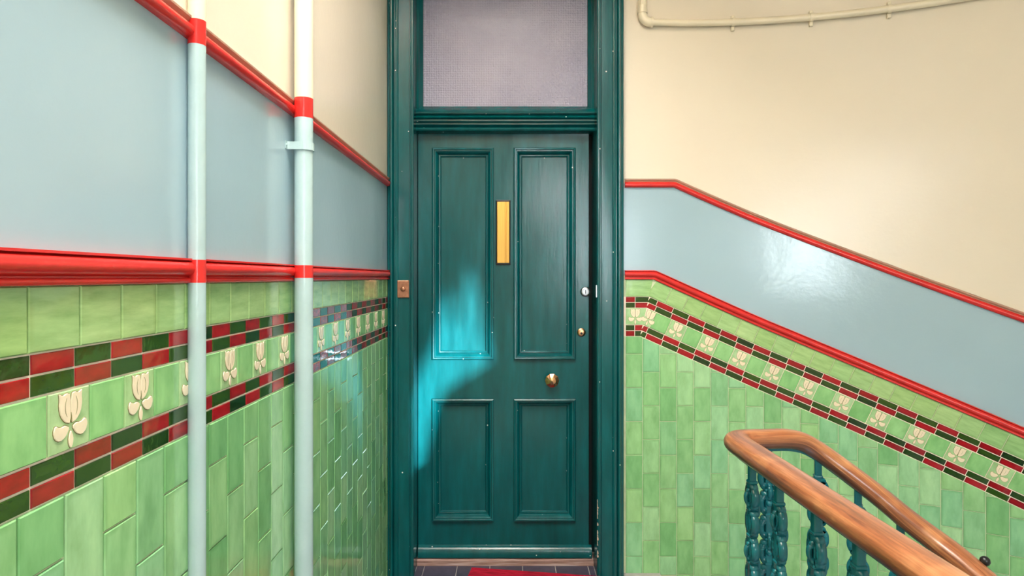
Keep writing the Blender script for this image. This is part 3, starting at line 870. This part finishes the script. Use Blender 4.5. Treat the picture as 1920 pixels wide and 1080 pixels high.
# ------------------------------------------------------------------ pipes
def wall_pipe(name, x, y, r, rings, zt, label, clip_z=None, grp=None):
    rt = empty(name, (x, y, 0)); tag(rt, label, 'pipe')
    segs = [(0.0, rings[0][0], 'pipe_blue', r), (rings[0][0], rings[0][1], 'red', r*1.012), (rings[0][1], rings[1][0], 'pipe_blue', r), (rings[1][0], rings[1][1], 'red', r*1.012), (rings[1][1], zt, 'pipe_cream', r)]
    for a, b, mt, rr in segs:
        a_ = a if a == 0 else E+a; b_ = b if b == zt else E+b
        n_ = max(2, int((b_-a_)/.05))
        obj('painted_band' if mt == 'red' else 'pipe_length', tube('pipe', [(0, 0, a_+(b_-a_)*i/n_) for i in range(n_+1)], rr, mt, 28), rt)
    if clip_z is not None:
        g = W+x             # gap from wall to pipe axis
        V = []; Fs = []; pr2 = []
        pr2 += [(-g+.0005, -r-.017), (-g+.0005, -r-.004), (-g+.006, -r-.0015)]
        pr2 += [((r+.0022)*math.sin(math.radians(a)), -(r+.0022)*math.cos(math.radians(a))) for a in range(0, 181, 15)]
        pr2 += [(-g+.006, r+.0015), (-g+.0005, r+.004), (-g+.0005, r+.017)]
        V = []; th = .0022
        m_ = len(pr2)
        for zz in (-.010, .010):
            for (u, v) in pr2: V.append((u, v, E+clip_z+zz))
        for i in range(m_-1): Fs.append((i, i+1, m_+i+1, m_+i))
        cl = obj('saddle_clip', mesh('saddle_clip', V, Fs, 'pipe_blue'), rt)
        so_ = cl.modifiers.new('thick', 'SOLIDIFY'); so_.thickness = th; so_.offset = 0
        for s_ in (-1, 1):
            sm_ = lathe_me('screw', [(.0035, 0), (.0032, .0018), (.001, .0024)], 'pipe_blue', 10)
            obj('screw', sm_, rt, (-g+.0016, s_*(r+.011), E+clip_z), (0, 0, math.pi/2))
    return rt
wall_pipe('riser_pipe', -.5552, 1.157, .0150, [(-.0094, .031), (.4100, .4535)], ZC-.002, 'slim blue pipe with red bands, nearer of two on the left wall')
wall_pipe('riser_pipe', -.5355, 1.693, .0235, [(-.0015, .0310), (.4110, .4625)], ZC-.002, 'thicker blue pipe with red bands and saddle clip, beside the door', clip_z=.3370)

# horizontal pipe on the cream wall
cp = empty('conduit_pipe', (.62, D, E+1.18)); tag(cp, 'cream painted pipe with elbow running along the upper stair wall', 'pipe')
PO = .026; zp = 1.186
def cpt(s, z): p = wallpt(s, PO); return Vector((p.x, p.y, E+z))-Vector(cp.location)
sx0 = .614-AX
pts = [cpt(sx0+.030+i*.05, zp-(.004*min(1, i/3))) for i in range(60)]
obj('pipe_length', tube('pipe_length', pts, .0155, 'pipe_cream', 20), cp)
el = [cpt(sx0, zp+.075), cpt(sx0, zp+.035)]+[cpt(sx0+.034-.034*math.cos(math.radians(a)), zp+.034-.034*math.sin(math.radians(a))) for a in range(10, 91, 10)]+[cpt(sx0+.044, zp)]
obj('elbow', tube('elbow', el, .0208, 'pipe_cream', 20, ups=(0, -1, 0)), cp)
obj('pipe_length', tube('pipe_length', [cpt(sx0, zp+.06), cpt(sx0, 1.70)], .0150, 'pipe_cream', 20), cp)
for q0, q1 in (((sx0, zp+.040), (sx0, zp+.052)), ((sx0+.036, zp), (sx0+.048, zp))):
    obj('collar', tube('collar', [cpt(*q0), cpt(*q1)], .0232, 'pipe_cream', 20, ups=(0, -1, 0)), cp)
obj('union_nut', tube('union_nut', [cpt(sx0, zp+.072), cpt(sx0, zp+.100)], .0215, 'pipe_cream', 6), cp)
for px, dd in ((1376, 3.02), (1518, 2.99), (1672, 2.86)):
    x = (px-CX)/F*dd; s = math.asin(max(-1, min(1, (x-AX)/(AR-PO))))*AR
    cl = tube('pipe_clip', [cpt(s-.007, zp-.004), cpt(s+.007, zp-.004)], .0190, 'pipe_cream', 20)
    obj('pipe_clip', cl, cp)
    p = wallpt(s, .008)
    o = obj('clip_foot', box_me('clip_foot', -.008, .008, -.009, .007, -.036, .036, 'pipe_cream', .003), cp)
    o.location = Vector((p.x, p.y, E+zp-.004))-Vector(cp.location); o.rotation_euler = (0, 0, -wallphi(s))

# ------------------------------------------------------------------ stair
def px3(px, py, d): return Vector(((px-CX)/F*d, d, E-(py-CY)/F*d))
near = [Vector((.593-.028*(y-.919), y, E-.42)) for y in (-1.6, -.9, -.3, .3, .6, .9, 1.2, 1.45, 1.56, 1.61)]
far = [Vector((.625, 1.692, E-.4195)), Vector((.680, 1.695, E-.4195)), px3(1470, 822, 1.70), px3(1500, 826, 1.71), px3(1528, 841, 1.71), px3(1558, 862, 1.70), px3(1605, 897, 1.68), px3(1650, 931.5, 1.655), px3(1700, 974, 1.62), px3(1750, 1011, 1.58), px3(1795, 1045, 1.535)]
# on down and round the well, off the edge of the view
cur = far[-1].copy(); ang = math.atan2(far[-1].y-far[-3].y, far[-1].x-far[-3].x)
for i in range(26):
    ang -= .085; cur = cur+Vector((math.cos(ang)*.075, math.sin(ang)*.075, -.046)); far.append(cur.copy())
corner = [Vector((.5735, 1.640, E-.4195)), Vector((.578, 1.668, E-.4195)), Vector((.594, 1.687, E-.4195))]
ctrl = near+corner+far
def smoothpath(P, it=2):
    for _ in range(it):
        Q = [P[0]]
        for a, b in zip(P, P[1:]): Q += [a*.75+b*.25, a*.25+b*.75]
        P = Q+[P[-1]]
    return P
path = smoothpath(ctrl, 2)
RW, RH = .0335, .0250       # half width and half height of the handrail
sec = []
for i in range(28):
    a = 2*math.pi*i/28; x, y = math.cos(a), math.sin(a)
    x = math.copysign(abs(x)**.9, x); y = math.copysign(abs(y)**.9, y)
    sec.append((x*RW, y*RH if y > 0 else y*RH*.95))
bal = empty('stair_balustrade', (.6, 1.0, 0)); tag(bal, 'polished wooden handrail on ornate teal cast-iron balusters turning down the stair', 'balustrade')
bo = Vector(bal.location)
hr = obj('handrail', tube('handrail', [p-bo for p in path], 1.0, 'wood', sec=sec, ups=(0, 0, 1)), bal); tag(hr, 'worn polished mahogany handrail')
# iron core under the wood
obj('core_rail', tube('core_rail', [p-bo-Vector((0, 0, RH*.95+.003)) for p in path], 1.0, 'iron', sec=[(-.009, -.003), (.009, -.003), (.009, .004), (-.009, .004)], ups=(0, 0, 1)), bal)

# baluster: cast stem with collars, and scrolls springing from it on all four sides
def baluster_stem(h):
    bm = bmesh.new()
    def bx(w_, d_, z0, z1, bev=.002):
        r = bmesh.ops.create_cube(bm, size=1)
        for v in r['verts']: v.co = Vector((v.co.x*w_, v.co.y*d_, (z0+z1)/2+v.co.z*(z1-z0)))
        es = list({e for v in r['verts'] for e in v.link_edges})
        bmesh.ops.bevel(bm, geom=es, offset=bev, segments=2, profile=.5, affect='EDGES')
    bx(.018, .017, -h, 0, .003)
    z = -.040
    while z > -h+.05:
        bx(.0225, .0215, z-.008, z, .003)
        z -= .0635
    bx(.045, .040, -h, -h+.05, .006)
    me = bpy.data.meshes.new('baluster'); bm.to_mesh(me); bm.free(); me.materials.append(M['iron']); return me
def scroll_me(size, width, thick):
    """C-scroll ribbon in the x-z plane, curled at both ends; width across y"""
    P = []
    for i in range(13):                      # upper curl
        a = math.radians(-200+i*33); r = size*(.07+.010*i); P.append((size*.30+r*math.cos(a)*1.0, size*.62+r*math.sin(a)))
    for i in range(1, 9):                    # belly
        a = math.radians(-200+12*33-0 - i*0); 
        t = i/9; P.append((size*(.49+.10*math.sin(t*math.pi)), size*(.55-1.10*t)))
    for i in range(12, -1, -1):              # lower curl
        a = math.radians(-200+i*33); r = size*(.055+.008*i); P.append((size*.33+r*math.cos(a), -size*.62-r*math.sin(a)))
    P = [Vector((x, 0, z)) for x, z in P]
    V = []; Fs = []; n = len(P)
    for i, p in enumerate(P):
        t = (P[min(i+1, n-1)]-P[max(i-1, 0)]).normalized(); nn = Vector((-t.z, 0, t.x))
        tk = thick*(.55+.9*math.sin(math.pi*i/(n-1)))
        for a, b in ((-1, -.8), (0, -1), (1, -.8), (1, .8), (0, 1), (-1, .8)):
            V.append(p+nn*(b*tk/2)+Vector((0, a*width/2, 0)))
    for i in range(n-1):
        for j in range(6): k = (j+1) % 6; Fs.append((i*6+j, i*6+k, (i+1)*6+k, (i+1)*6+j))
    Fs += [tuple(range(6))[::-1], tuple((n-1)*6+j for j in range(6))]
    return fixn(mesh('scroll', V, Fs, 'iron', smooth=True))
me_sc = scroll_me(.033, .0165, .010)
me_ss = scroll_me(.025, .011, .006)
me_bead = lathe_me('rosette', [(.0085, 0), (.0085, .003), (.006, .006), (.002, .007)], 'iron', 12)
stems = {}
def baluster(p, ang, h):
    key = round(h, 2)
    if key not in stems: stems[key] = baluster_stem(key)
    b = obj('baluster', stems[key], bal, p-bo, (0, 0, ang))
    z = -.078; i = 0
    while z > -h+.08:
        for s_ in (0, 1):
            obj('scroll', me_sc, b, (0, 0, z), (0, 0, math.pi*s_))
            if i % 2 == 0: obj('scroll', me_ss, b, (0, 0, z-.004-.030*s_), (0, 0, math.pi/2+math.pi*s_))
        if i % 2: obj('rosette', me_bead, b, (0, -.007, z))
        z -= .0635; i += 1
    return b
for px, d in ((1410, 1.555), (1460, 1.409), (1530, 1.246), (1610, 1.102), (0, .96), (0, .84), (0, .71), (0, .565), (0, .42), (0, .275), (0, .13), (0, -.02), (0, -.17), (0, -.32)):
    x = .593-.028*(d-.919)
    baluster(Vector((x, d, E-.42-RH*.9)), math.pi/2, E-.42-RH*.9)
def along(pts, x):
    for a, b in zip(pts, pts[1:]):
        if a.x <= x <= b.x and b.x > a.x: return a+(b-a)*((x-a.x)/(b.x-a.x)), math.atan2(b.y-a.y, b.x-a.x)
    return pts[-1], 0
for px, d in ((1441, 1.69), (1533, 1.71), (1608, 1.68), (1690, 1.625), (1768, 1.565)):
    x = (px-CX)/F*d; p, a = along(far, x)
    baluster(p-Vector((0, 0, RH*.9)), a, .92 if px > 1500 else E-.42-RH*.9)
for i in range(12, len(far)-1, 1):
    p = far[i]; a = math.atan2(far[i+1].y-far[i-1].y, far[i+1].x-far[i-1].x)
    if i % 2 == 0: baluster(p-Vector((0, 0, RH*.9)), a, .92)
# little stud against sliding
sp = px3(1849, 1068, 1.50)
stud = lathe_me('rail_stud', [(.003, -.020), (.0045, .0), (.009, .003), (.0115, .009), (.010, .016), (.006, .020), (.0015, .0215)], 'black', 16)
obj('rail_stud', stud, bal, sp-bo+Vector((.006, .012, .004)), (-math.pi/2, 0, 0))

# steps winding down between the well and the wall
pf = [p for p in far]
cum = [0]
for a, b in zip(pf, pf[1:]): cum.append(cum[-1]+math.hypot(b.x-a.x, b.y-a.y))
def inner(t):
    for i in range(len(cum)-1):
        if cum[i] <= t <= cum[i+1]:
            k_ = (t-cum[i])/(cum[i+1]-cum[i]); q_ = pf[i]+(pf[i+1]-pf[i])*k_; return Vector((q_.x, q_.y-.0, 0))
    return Vector((pf[-1].x, pf[-1].y, 0))
stp = empty('stair_flight', (1.2, 2.2, -1.0)); tag(stp, 'grey stone steps winding down along the curved tiled wall', 'stairs')
for i in range(8):
    a0, a1 = inner(.09+i*.235), inner(.09+(i+1)*.235)
    s0, s1 = -.10+i*.372, -.10+(i+1)*.372
    b0, b1 = wallpt(s0, .001), wallpt((s0+s1)/2, .001); b2 = wallpt(s1, .001)
    z1 = -.158*(i+1); z0 = z1-.17
    P = [a0, a1, b2, b1, b0]; P = [Vector((p.x, p.y, 0)) for p in P]
    n = len(P)
    V = [(p.x-1.2, p.y-2.2, z0+1.0) for p in P]+[(p.x-1.2, p.y-2.2, z1+1.0) for p in P]
    Fs = [tuple(range(n))[::-1], tuple(range(n, 2*n))]+[(k_, (k_+1) % n, n+(k_+1) % n, n+k_) for k_ in range(n)]
    obj('step', fixn(mesh('step', V, Fs, 'stone')), stp)

# ------------------------------------------------------------------ mat
ma = math.radians(-8.6)
mw, md = .62, .42
c0 = Vector((-.182, 3.092, 0)); ux = Vector((math.cos(ma), math.sin(ma), 0)); uy = Vector((math.sin(ma), -math.cos(ma), 0))
ctr = c0+ux*mw/2+uy*md/2
V = []; Fs = []; nr = 42
for i in range(nr*2+1):
    y = md/2-md*i/(nr*2); z = .010 if i % 2 else .0065
    V += [(-mw/2, y, z), (mw/2, y, z), (-mw/2, y, 0), (mw/2, y, 0)]
for i in range(nr*2):
    b = 4*i; Fs += [(b, b+4, b+5, b+1), (b, b+2, b+6, b+4), (b+1, b+5, b+7, b+3)]
Fs += [(0, 1, 3, 2), (nr*8, nr*8+2, nr*8+3, nr*8+1)]
mt = obj('door_mat', fixn(mesh('door_mat', V, Fs, 'mat')), None, (ctr.x, ctr.y, .0045), (0, 0, ma))
tag(mt, 'crimson ribbed mat lying askew on the dark floor before the door', 'mat')
